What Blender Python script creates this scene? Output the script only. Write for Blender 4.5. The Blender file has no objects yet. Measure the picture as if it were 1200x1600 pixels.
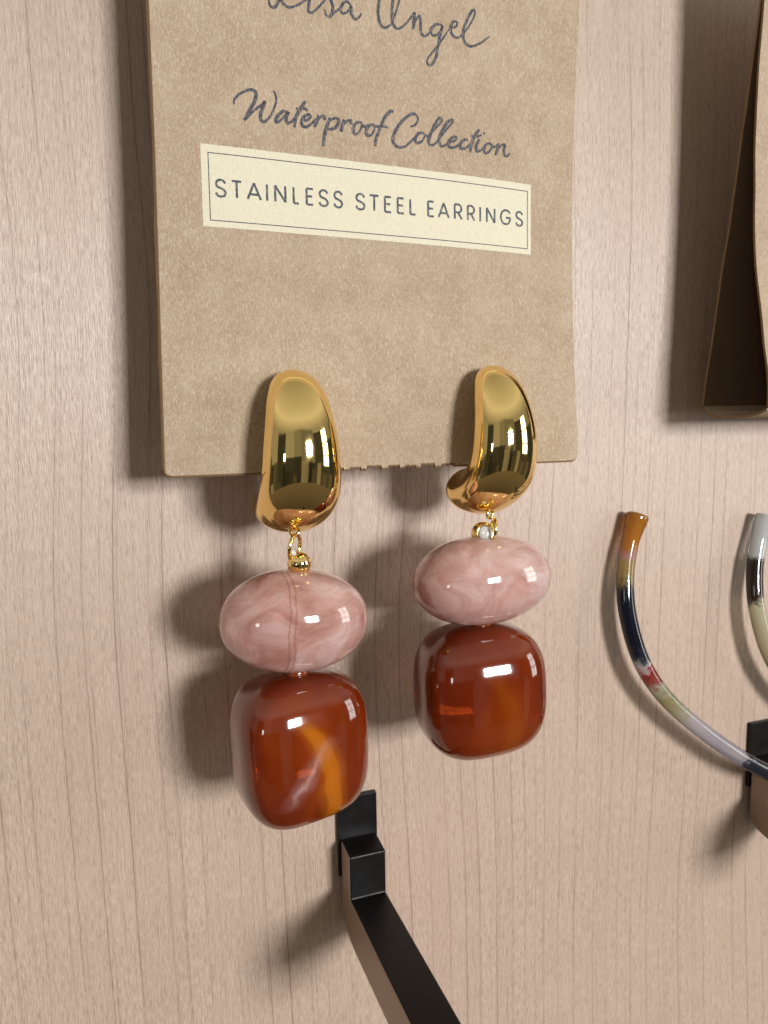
import bpy, bmesh, math, random
from math import sin, cos, radians, pi
from mathutils import Vector, Matrix, noise

# ---------------------------------------------------------------- scene, camera, world, lamps
scene = bpy.context.scene
scene.render.engine = 'CYCLES'
scene.render.resolution_x, scene.render.resolution_y = 768, 1024
scene.cycles.max_bounces = 10
scene.cycles.transmission_bounces = 8
col = scene.collection
MM = 0.001                                   # everything below is written in millimetres

# the wood panel is the plane y = 0, the camera stands 130 mm in front of it
yaw, tilt, roll = radians(20.0), radians(7.0), radians(-0.9)
F = Vector((sin(yaw) * cos(tilt), cos(yaw) * cos(tilt), -sin(tilt)))
R0 = Vector((cos(yaw), -sin(yaw), 0.0))
U0 = R0.cross(F)
R = R0 * cos(roll) + U0 * sin(roll)
U = U0 * cos(roll) - R0 * sin(roll)
cam_data = bpy.data.cameras.new('camera')
cam = bpy.data.objects.new('camera', cam_data)
col.objects.link(cam)
cam.matrix_world = Matrix(((R.x, U.x, -F.x, 0.0), (R.y, U.y, -F.y, -130 * MM), (R.z, U.z, -F.z, 0.0), (0, 0, 0, 1)))
cam_data.sensor_fit = 'VERTICAL'
cam_data.sensor_height = 24.0
cam_data.lens = 24.0 * 1150.0 / 1600.0
cam_data.clip_start, cam_data.clip_end = 0.002, 50.0
cam_data.dof.use_dof = True
cam_data.dof.focus_distance = 0.111
cam_data.dof.aperture_fstop = 40.0
scene.camera = cam

scene.view_settings.view_transform = 'Standard'
scene.view_settings.look = 'None'
scene.view_settings.exposure = 0.0
scene.view_settings.gamma = 1.0


def N(nt, kind, **kw):
    n = nt.nodes.new(kind)
    for k, v in kw.items():
        if k in ('ins',):
            for s, val in v.items():
                if hasattr(val, 'is_output') or isinstance(val, bpy.types.NodeSocket):
                    nt.links.new(val, n.inputs[s])
                else:
                    n.inputs[s].default_value = val
        else:
            setattr(n, k, v)
    return n


def math_(nt, op, a, b=None, clamp=False):
    n = N(nt, 'ShaderNodeMath', operation=op, use_clamp=clamp)
    for i, x in enumerate((a, b)):
        if x is None:
            continue
        if isinstance(x, bpy.types.NodeSocket):
            nt.links.new(x, n.inputs[i])
        else:
            n.inputs[i].default_value = x
    return n.outputs[0]


def mix_(nt, fac, a, b, blend='MIX'):
    n = N(nt, 'ShaderNodeMix', data_type='RGBA', blend_type=blend)
    for i, x in ((0, fac), (6, a), (7, b)):
        if isinstance(x, bpy.types.NodeSocket):
            nt.links.new(x, n.inputs[i])
        elif i == 0:
            n.inputs[i].default_value = x
        else:
            n.inputs[i].default_value = (*x, 1.0) if len(x) == 3 else x
    return n.outputs[2]


def ramp_(nt, fac, stops, interp='LINEAR'):
    n = N(nt, 'ShaderNodeValToRGB')
    cr = n.color_ramp
    cr.interpolation = interp
    while len(cr.elements) < len(stops):
        cr.elements.new(0.5)
    for e, (p, c) in zip(cr.elements, stops):
        e.position = p
        e.color = (c, c, c, 1) if isinstance(c, (int, float)) else (*c, 1)
    nt.links.new(fac, n.inputs[0])
    return n.outputs[0]


def scaled_(nt, vec, s):
    n = N(nt, 'ShaderNodeVectorMath', operation='MULTIPLY')
    nt.links.new(vec, n.inputs[0])
    n.inputs[1].default_value = s
    return n.outputs[0]


def noise_(nt, vec, scale, detail=2.0, rough=0.5, dist=0.0, out=0):
    n = N(nt, 'ShaderNodeTexNoise', ins={'Scale': scale, 'Detail': detail, 'Roughness': rough, 'Distortion': dist})
    nt.links.new(vec, n.inputs['Vector'])
    return n.outputs[out]


# the dim room all round: pale ceiling, warm walls with darker furniture shapes, brown floor
world = bpy.data.worlds.new('World')
scene.world = world
world.use_nodes = True
wt = world.node_tree
wt.nodes.clear()
tc = N(wt, 'ShaderNodeTexCoord').outputs['Generated']
sep = N(wt, 'ShaderNodeSeparateXYZ')
wt.links.new(tc, sep.inputs[0])
elev = sep.outputs[2]
az = math_(wt, 'ARCTAN2', sep.outputs[0], math_(wt, 'MULTIPLY', sep.outputs[1], -1.0))
# upright bands of wall, doorways and shelving, each dark up to its own height
def bands(scale, shift):
    w_ = math_(wt, 'ADD', math_(wt, 'MULTIPLY', az, scale), shift)
    v_ = N(wt, 'ShaderNodeTexVoronoi', voronoi_dimensions='1D', feature='F1', ins={'W': w_, 'Scale': 1.0, 'Randomness': 1.0})
    c_ = N(wt, 'ShaderNodeSeparateColor')
    wt.links.new(v_.outputs['Color'], c_.inputs[0])
    return c_.outputs


def step(a_, b_, soft=0.015):
    return math_(wt, 'DIVIDE', math_(wt, 'SUBTRACT', b_, a_), soft, clamp=True)


b1, b2 = bands(2.3, 11.7), bands(6.5, 2.0)
wallc = ramp_(wt, b1[0], [(0.0, (0.16, 0.15, 0.12)), (0.5, (0.28, 0.26, 0.215)), (1.0, (0.50, 0.47, 0.40))])
wallc = mix_(wt, math_(wt, 'MULTIPLY', step(elev, math_(wt, 'SUBTRACT', math_(wt, 'MULTIPLY', b1[1], 1.0), 0.26)), 0.92), wallc, (0.022, 0.026, 0.022))
wallc = mix_(wt, math_(wt, 'MULTIPLY', step(elev, math_(wt, 'SUBTRACT', math_(wt, 'MULTIPLY', b2[1], 0.6), 0.40)), 0.75), wallc, ramp_(wt, b2[0], [(0.0, (0.015, 0.015, 0.013)), (0.6, (0.10, 0.085, 0.06)), (1.0, (0.40, 0.36, 0.29))]))
ceil = ramp_(wt, elev, [(0.36, (0.34, 0.315, 0.255)), (0.54, (0.80, 0.745, 0.62)), (0.66, (0.66, 0.61, 0.49)), (1.0, (0.42, 0.39, 0.31))])
floor = ramp_(wt, math_(wt, 'MULTIPLY', elev, -1.0), [(0.42, (0.17, 0.135, 0.095)), (1.0, (0.08, 0.062, 0.045))])
ed = math_(wt, 'ADD', elev, math_(wt, 'MULTIPLY', math_(wt, 'ABSOLUTE', sep.outputs[0]), 0.10))
c1 = mix_(wt, ramp_(wt, ed, [(0.40, 0.0), (0.43, 1.0)]), wallc, ceil)
up = math_(wt, 'MULTIPLY', elev, -1.0)
c2 = mix_(wt, ramp_(wt, up, [(0.44, 0.0), (0.45, 1.0)]), c1, floor)
bg = N(wt, 'ShaderNodeBackground')
wt.links.new(c2, bg.inputs[0])
bg.inputs[1].default_value = 0.82
wt.links.new(bg.outputs[0], N(wt, 'ShaderNodeOutputWorld').inputs[0])


def window_light(name, az, el, dist, w, h, cols, rows, power, color):
    """a lit window of the room: one area lamp per pane, az degrees to the right of the panel's normal"""
    tgt = Vector((45, 0, -25)) * MM
    d = Vector((sin(radians(az)) * cos(radians(el)), -cos(radians(az)) * cos(radians(el)), sin(radians(el))))
    c = tgt + d * dist
    q = (-d).to_track_quat('-Z', 'Y')
    gap = 0.10
    pw, ph = w / cols, h / rows
    for i in range(cols):
        for j in range(rows):
            la = bpy.data.lights.new(name, 'AREA')
            la.shape = 'RECTANGLE'
            la.size, la.size_y = pw * (1 - gap), ph * (1 - gap)
            la.energy = power / (cols * rows)
            la.color = color
            o = bpy.data.objects.new(name, la)
            col.objects.link(o)
            o.rotation_mode = 'QUATERNION'
            o.rotation_quaternion = q
            o.location = c + q @ Vector(((i - (cols - 1) / 2) * pw, (j - (rows - 1) / 2) * ph, 0))


window_light('window_light', 18, 8, 1.5, 0.30, 0.30, 2, 2, 25.0, (0.985, 0.985, 0.985))
window_light('window_light', 60, 6, 1.6, 0.42, 0.8, 2, 3, 5.5, (1.0, 0.98, 0.93))
window_light('window_light', -42, 2, 1.8, 0.16, 0.22, 1, 1, 1.0, (1.0, 0.97, 0.92))

# ---------------------------------------------------------------- materials
def new_mat(name):
    m = bpy.data.materials.new(name)
    m.use_nodes = True
    nt = m.node_tree
    b = nt.nodes['Principled BSDF']
    return m, nt, b


def coords_mm(nt):
    return scaled_(nt, N(nt, 'ShaderNodeTexCoord').outputs['Object'], (1000, 1000, 1000))


def setc(nt, b, key, val):
    if isinstance(val, bpy.types.NodeSocket):
        nt.links.new(val, b.inputs[key])
    else:
        b.inputs[key].default_value = (*val, 1) if isinstance(val, tuple) and len(val) == 3 and 'Color' in key else val


def bump_(nt, b, height, dist_mm, strength=1.0):
    n = N(nt, 'ShaderNodeBump', ins={'Strength': strength, 'Distance': dist_mm * MM})
    nt.links.new(height, n.inputs['Height'])
    nt.links.new(n.outputs[0], b.inputs['Normal'])


def mat_wood():
    m, nt, b = new_mat('pale_beech_veneer')
    p = coords_mm(nt)
    s = N(nt, 'ShaderNodeSeparateXYZ'); nt.links.new(p, s.inputs[0])
    # growth lines: irregularly spaced along x, wandering slowly with height
    wander = noise_(nt, scaled_(nt, p, (0.006, 1, 0.008)), 1.0, 1.0, 0.4)
    fine = noise_(nt, scaled_(nt, p, (0.5, 1, 0.2)), 1.0, 4.0, 0.6)
    x = math_(nt, 'ADD', s.outputs[0], math_(nt, 'MULTIPLY', wander, 16.0))
    x = math_(nt, 'ADD', x, math_(nt, 'MULTIPLY', fine, 0.45))
    v1 = N(nt, 'ShaderNodeTexVoronoi', voronoi_dimensions='1D', feature='DISTANCE_TO_EDGE', ins={'W': math_(nt, 'MULTIPLY', x, 1 / 4.2), 'Randomness': 1.0, 'Scale': 1.0})
    line = ramp_(nt, v1.outputs['Distance'], [(0.0, 1.0), (0.016, 0.8), (0.026, 0.2), (0.12, 0.0)])
    v2 = N(nt, 'ShaderNodeTexVoronoi', voronoi_dimensions='1D', feature='F1', ins={'W': math_(nt, 'MULTIPLY', x, 1 / 4.2), 'Randomness': 1.0, 'Scale': 1.0})
    band = N(nt, 'ShaderNodeSeparateColor'); nt.links.new(v2.outputs['Color'], band.inputs[0])
    # lines break up and fade along their length
    fade = ramp_(nt, noise_(nt, scaled_(nt, p, (0.13, 1, 0.022)), 1.0, 3.0, 0.6), [(0.28, 0.15), (0.62, 1.0)])
    line = math_(nt, 'MULTIPLY', line, fade)
    line = math_(nt, 'MULTIPLY', line, ramp_(nt, noise_(nt, scaled_(nt, p, (0.22, 1, 0.004)), 1.0, 2.0, 0.6), [(0.36, 0.12), (0.6, 1.0)]))
    v3 = N(nt, 'ShaderNodeTexVoronoi', voronoi_dimensions='1D', feature='DISTANCE_TO_EDGE', ins={'W': math_(nt, 'ADD', math_(nt, 'MULTIPLY', x, 1 / 2.3), 31.0), 'Randomness': 1.0, 'Scale': 1.0})
    faint = math_(nt, 'MULTIPLY', ramp_(nt, v3.outputs['Distance'], [(0.0, 1.0), (0.05, 0.4), (0.12, 0.0)]), ramp_(nt, noise_(nt, scaled_(nt, p, (0.3, 1, 0.03)), 1.0, 2.0, 0.5), [(0.42, 0.0), (0.7, 0.5)]))
    line = math_(nt, 'MAXIMUM', line, faint)
    # short bright fibre flecks, stretched along the grain, plus broad mottling
    fleck = noise_(nt, scaled_(nt, p, (5.2, 1, 0.5)), 1.0, 4.0, 0.72)
    fleck2 = noise_(nt, scaled_(nt, p, (2.4, 1, 0.12)), 1.0, 4.0, 0.68)
    mott = noise_(nt, scaled_(nt, p, (0.06, 1, 0.022)), 1.0, 3.0, 0.5)
    c = mix_(nt, ramp_(nt, fleck, [(0.36, 0.0), (0.64, 1.0)]), (0.285, 0.193, 0.140), (0.565, 0.440, 0.350))
    c = mix_(nt, math_(nt, 'MULTIPLY', ramp_(nt, fleck2, [(0.42, 0.0), (0.62, 1.0)]), 0.45), c, (0.59, 0.455, 0.365))
    c = mix_(nt, math_(nt, 'MULTIPLY', ramp_(nt, mott, [(0.3, 0.0), (0.7, 1.0)]), 0.30), c, (0.47, 0.34, 0.262))
    c = mix_(nt, math_(nt, 'MULTIPLY', band.outputs[0], 0.16), c, (0.38, 0.255, 0.20))
    c = mix_(nt, math_(nt, 'MULTIPLY', line, 0.8), c, (0.18, 0.095, 0.07))
    setc(nt, b, 'Base Color', c)
    setc(nt, b, 'Roughness', ramp_(nt, fleck, [(0.3, 0.50), (0.7, 0.30)]))
    b.inputs['Specular IOR Level'].default_value = 0.75
    b.inputs['Anisotropic'].default_value = 0.0
    h = math_(nt, 'SUBTRACT', math_(nt, 'ADD', fleck, math_(nt, 'MULTIPLY', fleck2, 0.5)), math_(nt, 'MULTIPLY', line, 0.4))
    bump_(nt, b, h, 0.16, 0.6)
    return m


def mat_kraft(name, tint=1.0):
    m, nt, b = new_mat(name)
    p = coords_mm(nt)
    pulp = noise_(nt, p, 0.16, 4.0, 0.6)
    grain = noise_(nt, p, 6.5, 3.0, 0.75)
    fib = noise_(nt, scaled_(nt, p, (7.0, 1.0, 1.5)), 1.0, 2.0, 0.6, 0.6)
    fib2 = noise_(nt, scaled_(nt, p, (5.5, 1.0, 3.2)), 1.0, 2.0, 0.6, 1.8)
    c = mix_(nt, ramp_(nt, pulp, [(0.36, 0.0), (0.66, 1.0)]), (0.345 * tint, 0.247 * tint, 0.158 * tint), (0.415 * tint, 0.312 * tint, 0.214 * tint))
    c = mix_(nt, math_(nt, 'MULTIPLY', ramp_(nt, grain, [(0.36, 1.0), (0.56, 0.0)]), 0.5), c, (0.22, 0.145, 0.09))
    c = mix_(nt, math_(nt, 'MULTIPLY', ramp_(nt, fib, [(0.50, 0.0), (0.70, 1.0)]), 0.55), c, (0.60, 0.51, 0.40))
    c = mix_(nt, math_(nt, 'MULTIPLY', ramp_(nt, fib2, [(0.56, 0.0), (0.72, 1.0)]), 0.28), c, (0.60, 0.50, 0.38))
    # hair-like fibres: thin contour lines of two warped noises, each broken into short lengths
    hair = None
    for sc, off, k in (((0.95, 1.0, 0.42), 0.0, 0.0), ((1.5, 1.0, 0.7), 40.0, 0.04), ((0.5, 1.0, 0.75), 90.0, -0.05)):
        q = N(nt, 'ShaderNodeVectorMath', operation='ADD'); nt.links.new(p, q.inputs[0]); q.inputs[1].default_value = (off, 0, off)
        a_ = noise_(nt, scaled_(nt, q.outputs[0], sc), 1.0, 2.0, 0.6, 1.5)
        ln = ramp_(nt, math_(nt, 'ABSOLUTE', math_(nt, 'SUBTRACT', a_, 0.5 + k)), [(0.0, 1.0), (0.011, 0.6), (0.024, 0.0)])
        ln = math_(nt, 'MULTIPLY', ln, ramp_(nt, noise_(nt, q.outputs[0], 0.9, 2.0, 0.5), [(0.44, 0.0), (0.58, 1.0)]))
        hair = ln if hair is None else math_(nt, 'MAXIMUM', hair, ln)
    c = mix_(nt, math_(nt, 'MULTIPLY', hair, 0.32), c, (0.68, 0.60, 0.48))
    fib = math_(nt, 'ADD', fib, math_(nt, 'MULTIPLY', hair, 0.25))
    setc(nt, b, 'Base Color', c)
    b.inputs['Roughness'].default_value = 0.72
    b.inputs['Specular IOR Level'].default_value = 0.3
    bump_(nt, b, math_(nt, 'ADD', fib, math_(nt, 'MULTIPLY', grain, 0.8)), 0.10, 0.6)
    return m


def mat_print(name, base, kraft, lo, hi, amount):
    """flat ink printed on kraft fibres: the fibres show through where the ink is thin"""
    m, nt, b = new_mat(name)
    p = coords_mm(nt)
    fib = noise_(nt, scaled_(nt, p, (7.0, 1.0, 1.5)), 1.0, 2.0, 0.6, 0.6)
    g = noise_(nt, p, 5.0, 2.0, 0.7)
    k = math_(nt, 'MULTIPLY', ramp_(nt, math_(nt, 'ADD', math_(nt, 'MULTIPLY', fib, 0.5), math_(nt, 'MULTIPLY', g, 0.5)), [(lo, 0.0), (hi, 1.0)]), amount)
    setc(nt, b, 'Base Color', mix_(nt, k, base, kraft))
    b.inputs['Roughness'].default_value = 0.65
    b.inputs['Specular IOR Level'].default_value = 0.3
    bump_(nt, b, math_(nt, 'ADD', fib, math_(nt, 'MULTIPLY', g, 0.8)), 0.10, 0.5)
    return m


def mat_gold():
    m, nt, b = new_mat('polished_gold')
    p = coords_mm(nt)
    b.inputs['Metallic'].default_value = 1.0
    setc(nt, b, 'Base Color', (1.0, 0.745, 0.31))
    sm = noise_(nt, p, 0.7, 4.0, 0.65)
    setc(nt, b, 'Roughness', ramp_(nt, sm, [(0.35, 0.035), (0.75, 0.09)]))
    bump_(nt, b, noise_(nt, p, 0.25, 1.0, 0.5), 0.03, 0.06)
    return m


def mat_pink(seed, drill=0.0):
    m, nt, b = new_mat('rose_marbled_resin')
    p = coords_mm(nt)
    off = N(nt, 'ShaderNodeVectorMath', operation='ADD'); nt.links.new(p, off.inputs[0]); off.inputs[1].default_value = (seed * 13.7, seed * 5.1, seed * 9.3)
    q = off.outputs[0]
    warp = noise_(nt, q, 0.07, 2.0, 0.5, 0.0, 1)
    w2 = N(nt, 'ShaderNodeVectorMath', operation='MULTIPLY_ADD'); nt.links.new(warp, w2.inputs[0]); w2.inputs[1].default_value = (9, 9, 9); nt.links.new(q, w2.inputs[2])
    swirl = noise_(nt, scaled_(nt, w2.outputs[0], (0.09, 0.09, 0.12)), 1.0, 5.0, 0.62, 0.9)
    vein = noise_(nt, scaled_(nt, w2.outputs[0], (0.05, 0.07, 0.2)), 1.0, 4.0, 0.55, 1.2)
    c = ramp_(nt, swirl, [(0.34, (0.46, 0.225, 0.185)), (0.46, (0.60, 0.36, 0.315)), (0.55, (0.68, 0.455, 0.415)), (0.68, (0.80, 0.63, 0.60))])
    vm = ramp_(nt, vein, [(0.44, 0.0), (0.485, 1.0), (0.53, 0.0)])
    c = mix_(nt, math_(nt, 'MULTIPLY', vm, 0.2), c, (0.36, 0.15, 0.115))
    if drill:
        # the drilled thread hole shows through the resin as a thin brown seam
        sx = N(nt, 'ShaderNodeSeparateXYZ'); nt.links.new(p, sx.inputs[0])
        cx = math_(nt, 'ADD', math_(nt, 'ADD', sx.outputs[0], 2.1), math_(nt, 'MULTIPLY', math_(nt, 'SUBTRACT', noise_(nt, scaled_(nt, p, (0.05, 0.05, 0.22)), 1.0, 3.0, 0.6), 0.5), 1.8))
        ln = ramp_(nt, math_(nt, 'MULTIPLY', math_(nt, 'ABSOLUTE', math_(nt, 'SUBTRACT', math_(nt, 'ABSOLUTE', cx), 0.42)), 0.5), [(0.0, 1.0), (0.05, 0.5), (0.11, 0.0)])
        c = mix_(nt, math_(nt, 'MULTIPLY', ln, drill), c, (0.30, 0.12, 0.09))
    setc(nt, b, 'Base Color', c)
    b.inputs['Subsurface Weight'].default_value = 0.55
    b.inputs['Subsurface Radius'].default_value = (1.0, 0.45, 0.35)
    b.inputs['Subsurface Scale'].default_value = 2.6 * MM
    b.inputs['Transmission Weight'].default_value = 0.36
    b.inputs['Roughness'].default_value = 0.08
    b.inputs['IOR'].default_value = 1.5
    b.inputs['Coat Weight'].default_value = 0.5
    b.inputs['Coat Roughness'].default_value = 0.04
    return m


def mat_amber(seed, band, cloud):
    m, nt, b = new_mat('amber_red_resin')
    p = coords_mm(nt)
    off = N(nt, 'ShaderNodeVectorMath', operation='ADD'); nt.links.new(p, off.inputs[0]); off.inputs[1].default_value = (seed * 17.3, seed * 3.1, seed * 7.7)
    q = off.outputs[0]
    sw = noise_(nt, scaled_(nt, q, (0.09, 0.09, 0.04)), 1.0, 2.0, 0.5, 0.6)
    c = ramp_(nt, sw, [(0.30, (0.165, 0.017, 0.003)), (0.52, (0.21, 0.024, 0.003)), (0.75, (0.29, 0.046, 0.004))])
    s = N(nt, 'ShaderNodeSeparateXYZ'); nt.links.new(p, s.inputs[0])
    wob = noise_(nt, scaled_(nt, q, (0.1, 0.1, 0.12)), 1.0, 2.0, 0.5)
    # a poured orange ribbon running down the bead, arching over to one side near the top
    arch = math_(nt, 'POWER', math_(nt, 'MAXIMUM', math_(nt, 'ADD', s.outputs[2], 2.5), 0.0), 1.6)
    xr = math_(nt, 'ADD', math_(nt, 'SUBTRACT', s.outputs[0], band), math_(nt, 'MULTIPLY', arch, 0.13))
    xr = math_(nt, 'ADD', xr, math_(nt, 'MULTIPLY', math_(nt, 'SUBTRACT', wob, 0.5), 3.0))
    ribs = math_(nt, 'MULTIPLY', math_(nt, 'MULTIPLY', xr, 0.1), 1.0)
    rib = ramp_(nt, math_(nt, 'ABSOLUTE', ribs), [(0.0, 1.0), (0.10, 0.85), (0.15, 0.35), (0.26, 0.0)])
    lim = ramp_(nt, math_(nt, 'MULTIPLY', math_(nt, 'ADD', s.outputs[2], 12.0), 1 / 24), [(0.70, 1.0), (0.83, 0.0)])
    rib = math_(nt, 'MULTIPLY', rib, lim)
    c = mix_(nt, math_(nt, 'MULTIPLY', rib, 0.92 if cloud else 0.14), c, (0.62, 0.19, 0.01))
    if cloud:
        # milky lilac wisp beside the ribbon
        wx = math_(nt, 'ADD', math_(nt, 'ADD', s.outputs[0], 0.9), math_(nt, 'MULTIPLY', s.outputs[2], -0.7))
        wx = math_(nt, 'ADD', wx, math_(nt, 'MULTIPLY', math_(nt, 'SUBTRACT', noise_(nt, scaled_(nt, q, (0.35, 0.35, 0.25)), 1.0, 6.0, 0.68), 0.5), 3.6))
        wi = ramp_(nt, math_(nt, 'MULTIPLY', math_(nt, 'ABSOLUTE', wx), 0.1), [(0.0, 1.0), (0.035, 0.7), (0.09, 0.3), (0.24, 0.0)])
        zl = ramp_(nt, math_(nt, 'MULTIPLY', math_(nt, 'ADD', s.outputs[2], 12.0), 1 / 24), [(0.22, 0.0), (0.36, 1.0), (0.52, 0.8), (0.66, 0.0)])
        c = mix_(nt, math_(nt, 'MULTIPLY', math_(nt, 'MULTIPLY', wi, zl), 0.75), c, (0.62, 0.42, 0.40))
    setc(nt, b, 'Base Color', c)
    b.inputs['Subsurface Weight'].default_value = 0.6
    b.inputs['Subsurface Radius'].default_value = (1.0, 0.22, 0.04)
    b.inputs['Subsurface Scale'].default_value = 2.0 * MM
    b.inputs['Transmission Weight'].default_value = 0.4
    b.inputs['Roughness'].default_value = 0.08
    b.inputs['IOR'].default_value = 1.55
    b.inputs['Coat Weight'].default_value = 0.5
    b.inputs['Coat Roughness'].default_value = 0.03
    return m


def mat_acrylic():
    m, nt, b = new_mat('black_acrylic')
    p = coords_mm(nt)
    dust = noise_(nt, p, 2.6, 3.0, 0.7)
    setc(nt, b, 'Base Color', mix_(nt, ramp_(nt, dust, [(0.70, 0.0), (0.76, 1.0)]), (0.0035, 0.003, 0.003), (0.03, 0.027, 0.027)))
    setc(nt, b, 'Roughness', ramp_(nt, noise_(nt, p, 0.4, 3.0, 0.6), [(0.3, 0.30), (0.7, 0.42)]))
    b.inputs['IOR'].default_value = 1.45
    b.inputs['Specular IOR Level'].default_value = 0.35
    bump_(nt, b, noise_(nt, p, 6.0, 2.0, 0.7), 0.05, 0.5)
    return m


def mat_acetate(name, stops):
    m, nt, b = new_mat(name)
    p = coords_mm(nt)
    a = N(nt, 'ShaderNodeAttribute', attribute_name='along')
    t = math_(nt, 'ADD', a.outputs['Fac'], math_(nt, 'MULTIPLY', math_(nt, 'SUBTRACT', noise_(nt, p, 0.32, 3.0, 0.6, 0.5), 0.5), 0.10))
    c = ramp_(nt, t, stops)
    setc(nt, b, 'Base Color', c)
    b.inputs['Transmission Weight'].default_value = 0.6
    b.inputs['Subsurface Weight'].default_value = 0.2
    b.inputs['Subsurface Scale'].default_value = 0.8 * MM
    b.inputs['Roughness'].default_value = 0.07
    b.inputs['IOR'].default_value = 1.5
    return m


def mat_plain(name, c, rough=0.5, metal=0.0, trans=0.0):
    m, nt, b = new_mat(name)
    p = coords_mm(nt)
    n = noise_(nt, p, 3.0, 2.0, 0.6)
    setc(nt, b, 'Base Color', mix_(nt, n, tuple(x * 0.85 for x in c), tuple(min(1, x * 1.15) for x in c)))
    b.inputs['Roughness'].default_value = rough
    b.inputs['Metallic'].default_value = metal
    b.inputs['Transmission Weight'].default_value = trans
    return m


M_WOOD = mat_wood()
M_KRAFT = mat_kraft('kraft_card')
M_EDGE = mat_plain('kraft_cut_edge', (0.24, 0.15, 0.075), 0.8)
M_CREAM = mat_print('cream_ink', (0.64, 0.60, 0.46), (0.50, 0.40, 0.28), 0.46, 0.62, 0.42)
M_INK = mat_print('blue_black_ink', (0.030, 0.036, 0.055), (0.33, 0.27, 0.21), 0.47, 0.64, 0.75)
M_INK2 = mat_print('slate_ink', (0.045, 0.055, 0.075), (0.52, 0.48, 0.38), 0.50, 0.68, 0.65)
M_GOLD = mat_gold()
M_FOLD_SHADE = mat_plain('card_inside_painted_shade', (0.15, 0.095, 0.058), 0.7)
M_HOOKSIDE = mat_plain('brown_hook_side', (0.29, 0.195, 0.14), 0.4)  # plain brown for the two side faces of the arm
M_BLACK = mat_acrylic()
M_CORD = mat_plain('clear_nylon', (0.75, 0.76, 0.78), 0.15, 0.0, 0.4)
M_SPACER = mat_plain('dark_amber_spacer', (0.16, 0.03, 0.008), 0.12)


# ---------------------------------------------------------------- mesh helpers (millimetres in, metres out)
def obj(name, verts, faces, mat, parent=None, smooth=True, loc=(0, 0, 0)):
    me = bpy.data.meshes.new(name)
    me.from_pydata([tuple(c * MM for c in v) for v in verts], [], faces)
    for mt in (mat if isinstance(mat, (list, tuple)) else (mat,)):
        me.materials.append(mt)
    bm = bmesh.new(); bm.from_mesh(me)
    bmesh.ops.remove_doubles(bm, verts=bm.verts, dist=1e-8)
    bmesh.ops.recalc_face_normals(bm, faces=bm.faces)
    bm.to_mesh(me); bm.free()
    for p in me.polygons:
        p.use_smooth = smooth
    o = bpy.data.objects.new(name, me)
    col.objects.link(o)
    o.parent = parent
    o.location = tuple(c * MM for c in loc)
    return o


def empty(name, loc, label, category, group=None, rz=0.0, ry=0.0):
    o = bpy.data.objects.new(name, None)
    o.empty_display_size = 0.005
    col.objects.link(o)
    o.location = tuple(c * MM for c in loc)
    o.rotation_euler = (0, ry, rz)
    tag(o, label, category, group)
    return o


def tag(o, label, category, group=None):
    o['label'], o['category'] = label, category
    if group:
        o['group'] = group


def catmull(pts, n):
    P = [Vector(p) for p in pts]
    P = [P[0] * 2 - P[1]] + P + [P[-1] * 2 - P[-2]]
    out = []
    for i in range(1, len(P) - 2):
        a, b, c, d = P[i - 1:i + 3]
        for k in range(n):
            t = k / n
            out.append(0.5 * ((2 * b) + (c - a) * t + (2 * a - 5 * b + 4 * c - d) * t * t + (3 * b - a - 3 * c + d) * t ** 3))
    out.append(P[-2])
    return out


def loft(rings, cap=True):
    """rings of equal length -> verts, faces"""
    n = len(rings[0])
    verts = [v for r in rings for v in r]
    faces = []
    for i in range(len(rings) - 1):
        for j in range(n):
            k = (j + 1) % n
            faces.append((i * n + j, i * n + k, (i + 1) * n + k, (i + 1) * n + j))
    if cap:
        for base in (0, (len(rings) - 1) * n):
            c = sum((Vector(v) for v in verts[base:base + n]), Vector()) / n
            verts.append(c)
            ci = len(verts) - 1
            faces += [(base + j, base + (j + 1) % n, ci) for j in range(n)]
    return verts, faces


def tube(path, radius, seg=16, flat=1.0):
    rad = radius if callable(radius) else (lambda t: radius)
    rings = []
    n = len(path)
    ref = Vector((0, 1, 0))
    for i, p in enumerate(path):
        t = (path[min(i + 1, n - 1)] - path[max(i - 1, 0)]).normalized()
        a = t.cross(ref).normalized()
        b = a.cross(t).normalized()
        r = rad(i / (n - 1))
        rings.append([p + a * r * cos(2 * pi * k / seg) + b * r * flat * sin(2 * pi * k / seg) for k in range(seg)])
    return loft(rings)


def torus(R_, r_, seg=40, ring=12):
    verts, faces = [], []
    for i in range(seg):
        A = 2 * pi * i / seg
        for j in range(ring):
            B = 2 * pi * j / ring
            verts.append(((R_ + r_ * cos(B)) * cos(A), r_ * sin(B), (R_ + r_ * cos(B)) * sin(A)))
            faces.append((i * ring + j, ((i + 1) % seg) * ring + j, ((i + 1) % seg) * ring + (j + 1) % ring, i * ring + (j + 1) % ring))
    return verts, faces


def pebble(a, b, c, n, seg=72, rows=48, shape=None, p=None):
    """superellipsoid with half sizes a, b, c (exponent n, or p = (nx, ny, nz)); shape(v) may bend it further"""
    px, py, pz = p or (n, n, n)
    verts, faces = [], []
    for i in range(rows + 1):
        th = pi * i / rows
        for j in range(seg):
            ph = 2 * pi * j / seg
            d = Vector((sin(th) * cos(ph), sin(th) * sin(ph), cos(th)))
            s = Vector((d.x * a, d.y * b, d.z * c))
            lo, hi = 0.2, 2.2
            for _ in range(26):
                k = (lo + hi) / 2
                if abs(k * d.x) ** px + abs(k * d.y) ** py + abs(k * d.z) ** pz > 1:
                    hi = k
                else:
                    lo = k
            v = s * lo
            verts.append(shape(v) if shape else v)
    for i in range(rows):
        for j in range(seg):
            k = (j + 1) % seg
            faces.append((i * seg + j, i * seg + k, (i + 1) * seg + k, (i + 1) * seg + j))
    return verts, faces


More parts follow.
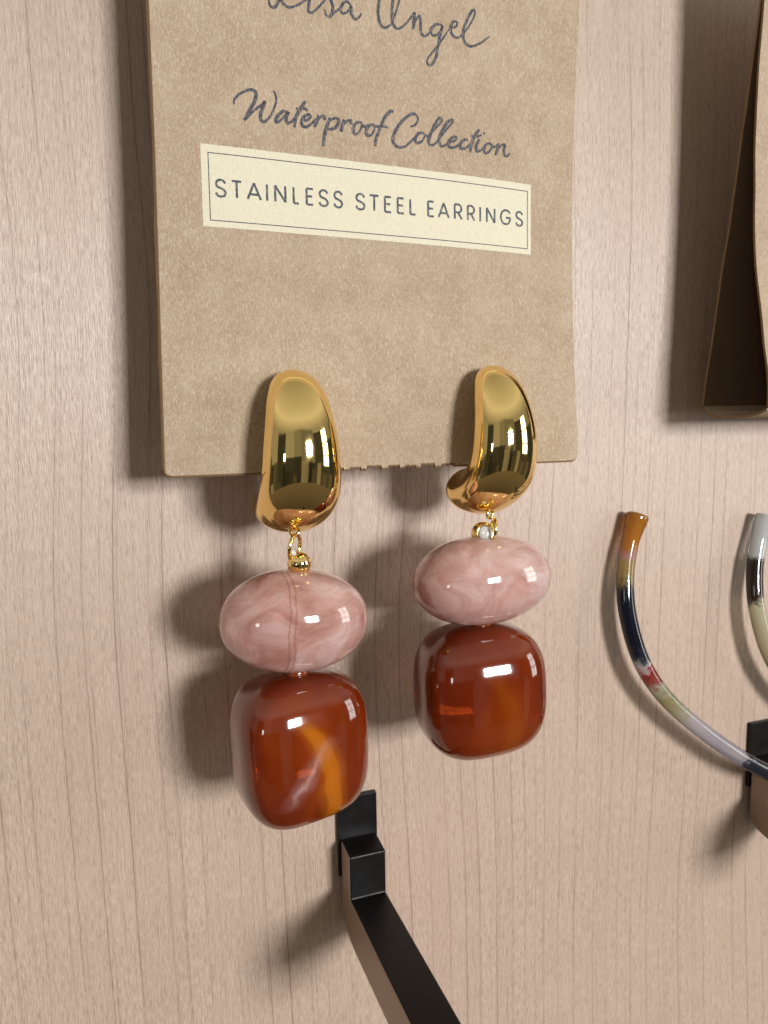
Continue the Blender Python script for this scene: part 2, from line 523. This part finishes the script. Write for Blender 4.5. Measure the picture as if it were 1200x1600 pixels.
# ---------------------------------------------------------------- the panel behind everything
def box(x0, x1, y0, y1, z0, z1):
    v = [(x, y, z) for x in (x0, x1) for y in (y0, y1) for z in (z0, z1)]
    f = [(0, 1, 3, 2), (4, 6, 7, 5), (0, 4, 5, 1), (2, 3, 7, 6), (0, 2, 6, 4), (1, 5, 7, 3)]
    return v, f


wall = obj('wall', *box(-320, 420, 0, 18, -330, 330), M_WOOD, smooth=False)
wall['kind'] = 'structure'

# ---------------------------------------------------------------- the earring card
CW, CH = 71.2, 112.0
C0 = Vector((7.03, -17.0, -6.98))                       # its lower left corner
CU = Vector((0.9999, -0.0051, -0.0105)).normalized()
CN = CU.cross(Vector((0.0107, 0.0358, 0.9993))).normalized()
CV = CN.cross(CU)


def bend(u, v):
    k = max(0.0, 1 - ((v - 38) / 40) ** 2) if v < 78 else 0.0
    return -2.0 * (max(u, 0) / CW) ** 5 * k - 0.5 * (1 - min(1, max(u, 0) / 14)) ** 2 * k


def card_pt(u, v, h=0.0):
    return C0 + CU * u + CV * v + CN * (bend(u, v) + h)


rng = random.Random(4)
teeth = []                                              # torn perforation along the middle of the lower edge
uu = 25.5
while uu < 47.0:
    w = rng.uniform(1.8, 2.5)
    teeth.append((uu, uu + w, rng.uniform(0.28, 0.5)))
    uu += w + rng.uniform(0.8, 1.3)


def low(u):
    r = 1.5
    if u < r:
        return r - math.sqrt(max(0, r * r - (r - u) ** 2))
    if u > CW - r:
        return r - math.sqrt(max(0, r * r - (u - CW + r) ** 2))
    for a, b, d in teeth:
        if a <= u <= b:
            return d + 0.16 * noise.noise(Vector((u * 4.3, 5.0, 0)))
    return (0.16 if 24 < u < 48 else 0.05) * noise.noise(Vector((u * 3.3, 2.0, 0)))


us = sorted(set([0, .05, .15, .3, .4, .5, .75, 1.0, 1.25, 1.5] + [CW - x for x in (0, .05, .15, .3, .5, .75, 1.0, 1.25, 1.5)] + [2 + i * 0.24 for i in range(300) if 2 + i * 0.24 < CW - 1.6] + [x for a, b, d in teeth for x in (a - .06, a, b, b + .06)]))
fr = [0, .001, .002, .003, .0042, .01, .03, .06] + [0.1 + 0.9 * i / 26 for i in range(27)]
card_verts, card_faces, card_edge = [], [], []
for side in (0.0, -0.75):
    for u in us:
        lo_ = low(u)
        for q in fr:
            v = lo_ + (CH - lo_) * q
            wob = 0.09 * noise.noise(Vector((v * 0.35, 7 if u < 30 else 17, 0))) if (u < 0.01 or u > CW - 0.01) else 0
            h_ = side
            if side == 0.0:                            # the die-cut edge is crushed back a little
                h_ -= 0.5 * max(0, 1 - u / 0.45) ** 1.4 + 0.35 * max(0, 1 - (v - lo_) / 0.35) ** 1.4
                h_ = max(h_, -0.6)
            k_ = max(0, 1 - v / 45.0)                  # the card is cut a little out of square
            card_verts.append(card_pt(u + wob + k_ * (0.45 * u / CW - 0.55 * (1 - u / CW)), v - 0.85 * k_ * (1 - u / CW), h_))
nr, nu = len(fr), len(us)
for side in (0, 1):
    o_ = side * nr * nu
    for i in range(nu - 1):
        for j in range(nr - 1):
            card_faces.append((o_ + i * nr + j, o_ + (i + 1) * nr + j, o_ + (i + 1) * nr + j + 1, o_ + i * nr + j + 1))
nf = len(card_faces)
B_ = nr * nu
for i in range(nu - 1):
    for j in (0, nr - 1):
        card_faces.append((i * nr + j, (i + 1) * nr + j, B_ + (i + 1) * nr + j, B_ + i * nr + j))
for j in range(nr - 1):
    for i in (0, nu - 1):
        card_faces.append((i * nr + j, i * nr + j + 1, B_ + i * nr + j + 1, B_ + i * nr + j))
card = empty('earring_card', C0, 'flat brown kraft card printed with dark lettering, carrying the bead earrings', 'card')


def child(name, verts, faces, mat, parent, smooth=False, rel=None):
    o = obj(name, [Vector(v) - (rel if rel is not None else C0) for v in verts], faces, mat, parent, smooth)
    return o


sheet = child('card_sheet', card_verts, card_faces, [M_KRAFT, M_EDGE], card)
for p in sheet.data.polygons:
    if abs(p.normal.dot(CN)) < 0.9:
        p.material_index = 1


def slab(u0, u1, v0, v1, h, ragged=0.0, nu_=30, nv_=10):
    verts, faces = [], []
    for i in range(nu_ + 1):
        for j in range(nv_ + 1):
            u = u0 + (u1 - u0) * i / nu_
            v = v0 + (v1 - v0) * j / nv_
            if ragged:
                if j in (0, nv_):
                    v += ragged * noise.noise(Vector((u * 3.1, v, 1)))
                if i in (0, nu_):
                    u += ragged * noise.noise(Vector((u, v * 3.1, 2)))
            verts.append(card_pt(u, v, h))
    for i in range(nu_):
        for j in range(nv_):
            a = i * (nv_ + 1) + j
            faces.append((a, a + nv_ + 1, a + nv_ + 2, a + 1))
    return verts, faces


# the cream printed strip, with its thin border
label = child('printed_strip', *slab(6.7, 62.2, 35.95, 47.65, 0.03, 0.06, 220, 60), M_CREAM, card)
bv, bf = [], []
for s in ((7.78, 61.5, 36.82, 36.96), (7.78, 61.5, 46.40, 46.54), (7.70, 7.84, 36.82, 46.54), (61.42, 61.56, 36.82, 46.54)):
    v_, f_ = slab(*s, 0.05, 0.0, 60 if s[1] - s[0] > 5 else 1, 1 if s[1] - s[0] > 5 else 24)
    bf += [tuple(i + len(bv) for i in f) for f in f_]
    bv += v_
child('border_line', bv, bf, M_INK2, label)


def stroke(pts, width, h, taper=0.35, wobble=0.0, closed=False, n=6):
    """a pen stroke laid on the card as a flat ribbon"""
    path = catmull([(a, b, 0) for a, b in pts], n)
    out, k = [], len(path)
    verts, faces = [], []
    for i, p in enumerate(path):
        t = path[min(i + 1, k - 1)] - path[max(i - 1, 0)]
        t = t.normalized() if t.length > 1e-6 else Vector((1, 0, 0))
        nrm = Vector((-t.y, t.x, 0))
        e = min(i, k - 1 - i) / max(1, n * 0.8)
        w = width * (1 - taper + taper * min(1, e))
        w *= 1.0 + wobble * (-t.y)                     # down strokes come out heavier
        w *= 1.0 + 0.14 * noise.noise(p * 1.9)
        verts += [card_pt(*(p + nrm * w / 2).xy, h), card_pt(*(p - nrm * w / 2).xy, h)]
    for i in range(k - 1):
        faces.append((2 * i, 2 * i + 1, 2 * i + 3, 2 * i + 2))
    return verts, faces


def writing(name, strokes, width, h, mat, parent, **kw):
    av, af = [], []
    for i, s in enumerate(strokes):
        v_, f_ = stroke(s, width, h + 0.002 * (i % 4), **kw)
        av_n = len(av)
        av += v_
        af += [tuple(x + av_n for x in f) for f in f_]
    return child(name, av, af, mat, parent)


NAME_STROKES = [
 [(19.73,72.34),(19.2,70.9),(18.92,69.65),(18.58,68.69),(18.0,68.26),(17.51,68.57),(17.43,69.23),(17.73,69.73),(18.53,69.73),(19.32,69.42),(19.71,68.96),(20.59,68.74),(21.74,69.27),(22.9,70.13),(23.58,70.94)],
 [(23.84,71.29),(23.56,70.02),(23.37,69.07),(23.52,68.57),(24.01,68.61),(24.86,69.41),(25.89,70.59),(26.5,71.46),(26.9,70.92),(27.22,70.06),(27.11,69.11),(26.67,68.42),(26.17,68.64),(25.86,69.43)],
 [(26.76,68.47),(27.88,69.56),(28.66,70.31)],
 [(30.11,70.72),(29.44,71.14),(28.75,70.63),(28.48,69.81),(28.8,69.33),(29.58,69.7),(30.11,70.56),(30.17,69.49),(30.76,68.81),(31.45,69.24),(31.81,69.85)],
 [(34.86,74.22),(34.74,72.32),(34.52,70.4),(34.85,68.88),(35.54,68.36),(36.53,68.92),(36.99,69.72),(37.64,71.41),(38.11,72.92),(38.4,74.24)],
 [(37.25,74.34),(37.04,72.73),(36.83,70.8),(36.98,69.24),(37.68,68.59),(38.68,69.13),(39.78,70.35),(40.61,71.45),(40.51,70.31),(40.4,69.09),(40.78,70.2),(41.43,71.19),(41.69,70.35),(41.67,69.07),(42.12,68.25),(42.86,68.54),(43.52,69.37)],
 [(45.48,70.43),(44.37,70.4),(43.52,69.53),(43.6,68.74),(44.34,68.7),(45.1,69.47),(45.52,70.36),(45.0,68.64),(44.69,66.97),(44.11,64.92),(43.26,63.98),(42.71,64.38),(43.19,65.43),(44.89,67.49),(46.8,70.24)],
 [(46.8,70.32),(47.74,70.56),(48.17,71.21),(47.56,71.35),(46.99,70.6),(47.07,69.47),(47.92,68.96),(48.87,69.44),(49.84,70.59),(51.01,72.43),(51.31,73.47),(50.83,73.63),(50.05,72.27),(49.27,70.49),(49.25,69.01),(49.82,68.19),(50.78,68.1),(52.34,68.85),(54.01,70.2)],
]
LINE_STROKES = [
 [(11.77,53.7),(11.85,54.38),(12.58,55.22),(13.78,55.95),(14.61,56.12),(15.07,55.68),(14.86,54.62),(14.04,53.15),(13.22,51.63)],
 [(13.22,51.63),(13.77,52.21),(14.75,53.25),(15.85,54.19),(16.35,54.71),(15.89,53.51),(15.61,52.33),(16.01,51.76),(16.62,52.12),(17.38,53.14),(17.96,54.59),(18.06,55.63),(17.72,56.45)],
 [(19.82,53.63),(19.15,53.71),(18.47,53.16),(17.96,52.41),(18.07,51.96),(18.56,52.25),(19.31,53.04),(19.82,53.63),(19.49,52.72),(19.65,52.1),(20.27,52.3),(20.91,53.13)],
 [(22.59,55.62),(21.68,54.28),(21.03,53.03),(20.74,51.6)],
 [(21.07,54.37),(21.68,54.34),(22.31,54.54),(22.92,54.27)],
 [(22.26,52.73),(23.01,53.06),(23.4,53.57),(22.91,53.69),(22.21,53.19),(21.87,52.33),(22.23,51.85),(22.99,52.06),(23.76,52.8),(24.66,53.74)],
 [(24.6,53.85),(24.26,52.87),(23.86,51.99)],
 [(24.26,52.87),(24.91,53.65),(25.42,53.78),(25.53,53.2)],
 [(26.37,53.72),(25.82,52.24),(25.34,50.65),(25.18,49.33)],
 [(25.89,52.6),(26.55,53.45),(27.45,53.75),(27.76,53.31),(27.29,52.42),(26.52,52.03),(25.88,52.01)],
 [(28.61,53.72),(28.33,52.79),(28.11,51.87)],
 [(28.32,52.67),(28.99,53.47),(29.64,53.73),(29.76,53.15)],
 [(31.07,53.73),(30.41,53.29),(30.07,52.41),(30.31,51.79),(30.91,52.04),(31.45,52.94),(31.46,53.55),(31.07,53.73)],
 [(31.46,53.3),(31.98,53.07),(32.64,53.45)],
 [(33.04,53.57),(32.51,53.14),(32.16,52.31),(32.48,51.81),(33.14,52.07),(33.56,52.97),(33.5,53.5),(33.04,53.57)],
 [(33.5,53.44),(34.1,53.4),(34.9,53.56),(35.84,53.43)],
 [(36.83,55.86),(36.43,56.05),(35.61,55.28),(34.78,53.84),(34.22,52.44),(33.79,51.31),(33.64,50.38)],
 [(39.74,54.09),(40.61,54.55),(41.02,55.46),(40.54,56.08),(39.58,55.87),(38.22,54.67),(37.05,52.99),(36.65,51.74),(37.01,50.93),(37.86,50.69),(38.92,51.07),(40.09,52.16),(40.59,52.73)],
 [(41.76,53.48),(40.98,53.13),(40.48,52.2),(40.86,51.73),(41.64,52.08),(42.2,53.02),(41.76,53.48)],
 [(42.15,53.1),(42.73,52.99),(43.43,53.77),(44.83,55.17),(45.27,55.92),(44.84,56.07),(43.94,54.88),(43.13,53.22),(42.82,52.14),(43.3,51.67),(44.2,52.21),(45.0,53.27),(46.01,54.44),(47.12,55.72),(47.03,56.11),(46.22,55.6),(45.21,53.99),(44.7,52.54),(45.08,51.79),(45.78,51.96),(46.39,52.56)],
 [(46.39,52.39),(47.6,52.97),(47.9,53.45),(47.3,53.46),(46.59,52.85),(46.38,52.03),(46.98,51.75),(47.99,52.14),(48.81,52.85)],
 [(49.93,53.34),(49.22,53.25),(48.5,52.46),(48.6,51.85),(49.41,51.95),(50.23,52.58),(50.85,53.45)],
 [(52.1,55.29),(51.27,54.21),(50.64,52.71),(50.32,51.43)],
 [(50.55,54.03),(51.47,54.06),(52.51,54.45)],
 [(52.09,53.77),(51.46,52.54),(51.66,51.76),(52.49,52.13),(53.12,52.74)],
 [(52.9,54.91),(53.07,54.7)],
 [(53.85,53.36),(53.12,52.74),(53.01,51.92),(53.52,51.71),(54.26,52.42),(54.37,53.15),(53.85,53.36)],
 [(54.26,53.05),(54.99,52.87),(55.63,53.39)],
 [(55.84,53.6),(55.52,52.57),(55.16,51.59)],
 [(55.41,52.38),(56.26,53.29),(56.89,53.45),(56.78,52.54),(56.99,51.75),(57.53,51.81),(57.95,52.31)],
]
writing('name_lettering', NAME_STROKES, 0.40, 0.04, M_INK, card, wobble=0.22)
writing('script_lettering', LINE_STROKES, 0.44, 0.04, M_INK, card, wobble=0.25, taper=0.2)

GLYPH = {
    'S': [[(.95, .80), (.78, .95), (.5, 1), (.2, .93), (.07, .75), (.2, .58), (.5, .50), (.8, .41), (.95, .24), (.82, .06), (.5, 0), (.18, .06), (.03, .22)]],
    'T': [[(0, 1), (1, 1)], [(.5, 1), (.5, 0)]],
    'A': [[(0, 0), (.5, 1)], [(.5, 1), (1, 0)], [(.2, .30), (.8, .30)]],
    'I': [[(.5, 1), (.5, 0)]],
    'N': [[(.08, 0), (.08, 1)], [(.08, 1), (.92, 0)], [(.92, 0), (.92, 1)]],
    'L': [[(.12, 1), (.12, 0)], [(.12, 0), (1, 0)]],
    'E': [[(.12, 1), (.12, 0)], [(.12, 1), (1, 1)], [(.12, .52), (.9, .52)], [(.12, 0), (1, 0)]],
    'R': [[(.1, 0), (.1, 1)], [(.1, 1), (.6, 1), (.88, .88), (.93, .72), (.86, .56), (.6, .46), (.1, .46)], [(.5, .46), (1, 0)]],
    'G': [[(.93, .80), (.75, .95), (.5, 1), (.2, .88), (.04, .5), (.2, .12), (.5, 0), (.8, .10), (.97, .45)], [(.97, .47), (.52, .47)]],
}
CAPS = [('S', 8.52, 10.31, 40.2, 42.94), ('T', 10.93, 12.58, 40.21, 42.94), ('A', 13.21, 15.45, 40.22, 42.95), ('I', 16.04, 16.49, 40.23, 42.95), ('N', 17.22, 19.35, 40.24, 42.96), ('L', 20.09, 21.24, 40.25, 42.96), ('E', 22.08, 23.5, 40.26, 42.97), ('S', 24.18, 25.89, 40.26, 42.97), ('S', 26.56, 28.21, 40.27, 42.98), ('S', 30.12, 31.89, 40.29, 42.99), ('T', 32.42, 34.2, 40.3, 42.99), ('E', 34.83, 36.28, 40.31, 43.0), ('E', 37.01, 38.47, 40.32, 43.01), ('L', 39.21, 40.5, 40.33, 43.01), ('E', 42.34, 43.75, 40.34, 43.02), ('A', 44.36, 46.46, 40.35, 43.02), ('R', 47.14, 48.88, 40.36, 43.03), ('R', 49.56, 51.24, 40.37, 43.04), ('I', 51.93, 52.43, 40.38, 43.04), ('N', 53.16, 55.23, 40.38, 43.04), ('G', 55.93, 58.28, 40.4, 43.05), ('S', 58.99, 60.66, 40.41, 43.06)]
cap_strokes = []
for ch, a, b, y0, y1 in CAPS:
    pad = 0.18
    for g in GLYPH[ch]:
        pts = [(a + pad * 0.8 + (b - a - pad * 1.6) * x, y0 + pad + (y1 - y0 - 2 * pad) * y) for x, y in g]
        if len(pts) == 2:
            (x0, q0), (x1, q1) = pts
            pts = [(x0 + (x1 - x0) * k / 3, q0 + (q1 - q0) * k / 3) for k in range(4)]
        cap_strokes.append(pts)
writing('capital_lettering', cap_strokes, 0.33, 0.06, M_INK2, label, taper=0.0)


# ---------------------------------------------------------------- the bead earrings
# side profile of the polished drop: outer point, inner point (distance out from the card, height) and half width
DROP = [((0.6, 0.1), (0.1, -1.2), 0.9), ((3.1, 0.2), (0.25, -3.0), 3.2), ((6.1, -1.9), (0.5, -5.6), 4.5), ((8.3, -5.6), (0.7, -8.6), 5.2), ((9.5, -10.2), (0.8, -11.4), 5.75),
        ((9.6, -14.9), (0.6, -13.6), 6.05), ((8.3, -19.5), (0.3, -15.2), 6.3), ((5.4, -22.6), (-0.6, -16.6), 6.35), ((1.6, -24.6), (-1.9, -16.9), 6.15),
        ((-2.4, -24.6), (-3.5, -16.9), 5.8), ((-4.6, -23.0), (-4.4, -17.7), 4.5), ((-5.6, -21.4), (-5.4, -19.2), 1.9), ((-5.8, -20.7), (-5.75, -20.0), 0.4)]


def drop_mesh(scale=1.0):
    ctrl = [(o[0], o[1], i[0], i[1], w) for o, i, w in DROP]
    A = catmull([(c[0], c[1], c[4]) for c in ctrl], 7)
    Bq = catmull([(c[2], c[3], c[4]) for c in ctrl], 7)
    rings = []
    for p, q in zip(A, Bq):
        mid = Vector(((p.x + q.x) / 2, (p.y + q.y) / 2))
        d = Vector(((p.x - q.x) / 2, (p.y - q.y) / 2))
        w = max(0.15, p.z)
        ring = []
        for k in range(56):
            a = 2 * pi * k / 56
            ca, sa = cos(a), sin(a)
            e = 1.0
            ca = math.copysign(abs(ca) ** e, ca)
            sa = math.copysign(abs(sa) ** e, sa)
            s = mid + d * ca
            ring.append(Vector((w * sa, -s.x, s.y)) * scale)
        rings.append(ring)
    return loft(rings)


def earring(loc, rz, scale, pk, am, parts, label):
    e = empty('earring', loc, label, 'earring', 'pair of beaded drop earrings', rz)
    obj('gold_drop', *drop_mesh(scale), M_GOLD, e)
    pv, pf = tube([Vector((0, -1.5, -1.5)), Vector((0, 2, -1.5)), Vector((0, 6, -1.5))], 0.42, 12)
    obj('post', pv, pf, M_GOLD, e)
    inv = Matrix.Rotation(-rz, 3, 'Z')
    o3 = Vector(loc)
    L = lambda p: inv @ (Vector(p) - o3)                # panel position -> position on the earring
    lp = L(parts['loop'])
    lv, lf = torus(0.75, 0.26, 28, 10)
    lo = obj('loop', lv, lf, M_GOLD, e, loc=lp); lo.rotation_euler = (0, 0, radians(10))
    jv, jf = torus(parts['ring_r'], 0.31, 44, 12)
    jr = obj('jump_ring', jv, jf, M_GOLD, e, loc=L(parts['ring'])); jr.rotation_euler = (radians(8), radians(6), radians(parts['ring_rz']))
    # gold ball with a drilled mouth that shows the clear cord end
    r = parts['ball_r']
    dirv = (inv @ Vector(parts['mouth'])).normalized()
    bv_, bf_ = pebble(r, r, r, 2.0, 40, 28)
    q = dirv.to_track_quat('Z', 'Y')
    op = cos(radians(parts['mouth_deg']))
    v2 = []
    for v in bv_:
        v = Vector(v)
        c = v.z / r
        if c > op:                                     # push the cap inward to make the mouth
            v.z = op * r - (c - op) * r * 0.9
        v2.append(q @ v)
    ball = obj('ball_bead', v2, bf_, M_GOLD, e, loc=L(parts['ball']))
    cv_, cf_ = pebble(parts['cord'][0], parts['cord'][0], parts['cord'][1], 2.6, 20, 14)
    obj('cord_end', [q @ Vector(v) for v in cv_], cf_, M_CORD, ball, loc=dirv * r * parts['cord'][2])
    # rose bead
    (a, b, c), pos, seed, ry, nn = pk
    pb = obj('rose_bead', *pebble(a, b, c, nn, 84, 56), mat_pink(seed, 0.6 if seed == 1 else 0.0), e, loc=L(pos)); pb.rotation_euler = (0, ry, -rz)
    # spacer
    sp = obj('spacer_bead', *pebble(1.9, 1.9, 0.95, 2.4, 32, 20), M_SPACER, e, loc=L(parts['spacer']))
    # amber bead
    (a, b, c), pos, seed, ry, rz2, expo, bandx, cloud, skew = am
    f = lambda v: Vector((v.x * (1 + skew[0] * v.z / c) + skew[1] * (v.z / c) ** 2, v.y * (1 - 0.06 * v.z / c), v.z + skew[2] * v.x / a * (1 - (v.z / c)) * 0.5))
    ab = obj('amber_bead', *pebble(a, b, c, expo, 104, 72, f), mat_amber(seed, bandx, cloud), e, loc=L(pos))
    ab.rotation_euler = (0, ry, rz2)
    return e


earring((25.9, -17.1, 7.7), radians(4), 1.0,
        ((11.6, 8.0, 8.0), (24.9, -20.2, -30.4), 1, radians(3), 2.12),
        ((10.4, 8.4, 11.5), (25.0, -20.2, -50.4), 1, radians(-1), radians(5), 3.3, 2.0, True, (0.03, 0.0, 0.5)),
        dict(loop=(25.4, -19.8, -16.5), ring=(25.3, -19.9, -19.0), ring_r=2.0, ring_rz=50, ball=(25.8, -20.6, -21.5), ball_r=1.85, mouth=(-0.5, -0.1, 0.9), mouth_deg=18, cord=(0.42, 0.8, 0.98), spacer=(24.9, -20.2, -38.7)),
        'gold drop earring, its amber bead streaked with an orange ribbon and milky wisp')
earring((59.5, -17.1, 8.7), radians(13), 1.0,
        ((12.4, 8.0, 7.5), (57.6, -20.2, -26.9), 2, radians(-2), 2.12),
        ((11.0, 9.0, 11.2), (56.9, -20.2, -45.7), 2, radians(-1), radians(-17), 2.95, 2.2, False, (0.0, 0.0, 0.5)),
        dict(loop=(59.2, -19.8, -15.8), ring=(58.9, -21.6, -18.3), ring_r=1.75, ring_rz=60, ball=(57.7, -20.2, -19.0), ball_r=2.0, mouth=(-0.22, -0.93, 0.2), mouth_deg=42, cord=(1.15, 0.5, 0.66), spacer=(57.2, -20.2, -34.4)),
        'gold drop earring with a plain dark amber bead free of milky streaks')


# ---------------------------------------------------------------- black display hooks
def bevel(o, w, seg=2):
    m = o.modifiers.new('bevel', 'BEVEL')
    m.width = w * MM
    m.segments = seg
    m.limit_method = 'ANGLE'
    m.harden_normals = True


def hook(loc, label):
    h = empty('display_hook', loc, label, 'hook', 'black display hooks on the wood panel')
    p = obj('back_plate', *box(-4.0, 3.9, -1.2, -0.05, -7.6, 8.4), M_BLACK, h, False); bevel(p, 0.12)
    prof = [(1.25, 0.0), (6.6, -0.6), (6.6, -9.2), (47, -9.8), (47, -18.2)]
    prof += [(9.0, -18.2)] + [(9.0 - 7.7 * sin(a) , -14.6 - 3.6 * cos(a)) for a in (radians(20), radians(40), radians(60), radians(80))] + [(1.25, -14.0)]
    n = len(prof)
    v = [(-3.6, -s, z) for s, z in prof] + [(3.7, -s, z) for s, z in prof]
    f = [tuple(range(n)), tuple(range(2 * n - 1, n - 1, -1))] + [(i, (i + 1) % n, n + (i + 1) % n, n + i) for i in range(n)]
    a = obj('stepped_arm', v, f, [M_BLACK, M_HOOKSIDE], h, False); bevel(a, 0.4, 4)
    for p in a.data.polygons:
        if abs(p.normal.x) > 0.9:
            p.material_index = 1
    return h


hook((40.5, 0, -80.2), 'black stepped display hook below the amber bead with the orange ribbon')
hook((143.9, 0, -81.8), 'black stepped display hook crossed by the tortoiseshell hoop')


# ---------------------------------------------------------------- acetate hoops at the right
def hoop(pts, mat, label, r0=1.95):
    path = catmull([Vector(p) for p in pts], 10)
    base = Vector(pts[0])
    n = len(path)
    rad = lambda t: r0 * (1.0 + 0.34 * max(0, 1 - t * 12)) * (1 - 0.10 * t) * (0.88 if t == 0 else 1)
    v, f = tube([p - base for p in path], rad, 22, 0.9)
    o = obj('hoop_earring', v, f, mat, None, True, base)
    at = o.data.attributes.new('along', 'FLOAT', 'POINT')
    from mathutils import kdtree
    kd = kdtree.KDTree(n)
    for i, p in enumerate(path):
        kd.insert((p - base) * MM, i)
    kd.balance()
    for i, vv in enumerate(o.data.vertices):
        at.data[i].value = kd.find(vv.co)[1] / (n - 1)
    tag(o, label, 'earring', 'curved acetate hoops on the wood panel')
    bevel(o, 0.5, 3)
    return o


HOOP_A = [(0.0, (0.42, 0.17, 0.02)), (0.10, (0.50, 0.20, 0.025)), (0.125, (0.48, 0.27, 0.25)), (0.15, (0.47, 0.27, 0.26)), (0.165, (0.40, 0.30, 0.11)), (0.21, (0.34, 0.26, 0.11)), (0.235, (0.012, 0.014, 0.030)),
          (0.375, (0.010, 0.013, 0.028)), (0.40, (0.05, 0.055, 0.08)), (0.415, (0.60, 0.60, 0.62)), (0.43, (0.33, 0.035, 0.03)), (0.455, (0.30, 0.06, 0.05)), (0.475, (0.50, 0.47, 0.38)), (0.50, (0.33, 0.30, 0.14)), (0.55, (0.42, 0.40, 0.26)), (0.59, (0.50, 0.47, 0.50)), (0.66, (0.42, 0.38, 0.44)), (0.705, (0.48, 0.44, 0.48)), (0.725, (0.03, 0.035, 0.05)), (1.0, (0.02, 0.02, 0.03))]
HOOP_B = [(0.0, (0.62, 0.66, 0.68)), (0.15, (0.55, 0.60, 0.62)), (0.17, (0.02, 0.014, 0.01)), (0.27, (0.035, 0.022, 0.015)), (0.285, (0.60, 0.58, 0.42)), (0.42, (0.52, 0.47, 0.30)), (0.45, (0.02, 0.08, 0.075)), (0.60, (0.02, 0.06, 0.06)), (0.65, (0.5, 0.48, 0.45)), (1.0, (0.3, 0.2, 0.1))]
H1 = [[103.9, -2.6, -20.3], [101.6, -3.0, -26.6], [100.2, -3.6, -33.3], [100.1, -4.8, -41.3], [102.8, -6.0, -51.1], [107.9, -7.2, -59.2], [115.8, -8.4, -66.8], [126.5, -9.7, -75.0], [135.1, -10.7, -80.3], [143.7, -11.0, -84.0], [152.3, -11.1, -85.6]]
hoop(H1, mat_acetate('tortoiseshell_acetate', HOOP_A), 'amber, navy and lilac tortoiseshell hoop with an amber tip')
H2 = [(x + 35.8, y, z - 2.4) for x, y, z in H1]
hoop(H2, mat_acetate('pale_acetate', HOOP_B), 'tortoiseshell hoop with a pale silvery tip, above the second black hook')

# ---------------------------------------------------------------- the folded card at the right
fc = empty('folded_card', (148, -12, 0), 'folded kraft card bulging open at the side, hanging beside the flat printed card', 'card')
X0, X1, TH = 117.5, 180.0, 0.5


def fold_panel(name, prof, mats, n=6):
    path = catmull([(0, s, z) for s, z in prof], n)
    k = len(path)
    v = []
    for x in (X0, X1):
        for d in (0, TH):
            for i, p in enumerate(path):
                t = (path[min(i + 1, k - 1)] - path[max(i - 1, 0)]).normalized()
                nr_ = Vector((0, t.z, -t.y))
                q = p + nr_ * d
                xx = x + (0.25 * noise.noise(Vector((p.z * 0.12, p.y * 0.1, 3))) if x == X0 else 0)
                v.append(Vector((xx, -q.y, q.z)) - Vector((148, -12, 0)))
    f = []
    for i in range(k - 1):
        f += [(i, i + 1, 2 * k + i + 1, 2 * k + i), (k + i, 3 * k + i, 3 * k + i + 1, k + i + 1), (i, k + i, k + i + 1, i + 1), (2 * k + i, 2 * k + i + 1, 3 * k + i + 1, 3 * k + i)]
    for e in (0, k - 1):
        f.append((e, 2 * k + e, 3 * k + e, k + e))
    o = obj(name, v, f, mats, fc, False)
    for p in o.data.polygons:
        if p.normal.x < -0.7:
            p.material_index = 1
    return o


fold_panel('front_panel', [(17.6, 92), (17.0, 76), (16.4, 57), (16.9, 42), (17.8, 30), (20.3, 16), (21.8, 8), (22.3, 1.6)], [M_KRAFT, M_EDGE])
fold_panel('bottom_panel', [(22.0, 0.9), (18.0, -0.2), (9.0, -0.3), (5.6, 1.7)], [M_KRAFT, M_EDGE])
bp = fold_panel('back_panel', [(5.0, 2.3), (8.0, 22), (11.5, 45), (15.4, 73), (16.9, 92)], [M_KRAFT, M_EDGE, M_FOLD_SHADE])
for p in bp.data.polygons:                              # shade inside the fold, put into the colour as a darker brown
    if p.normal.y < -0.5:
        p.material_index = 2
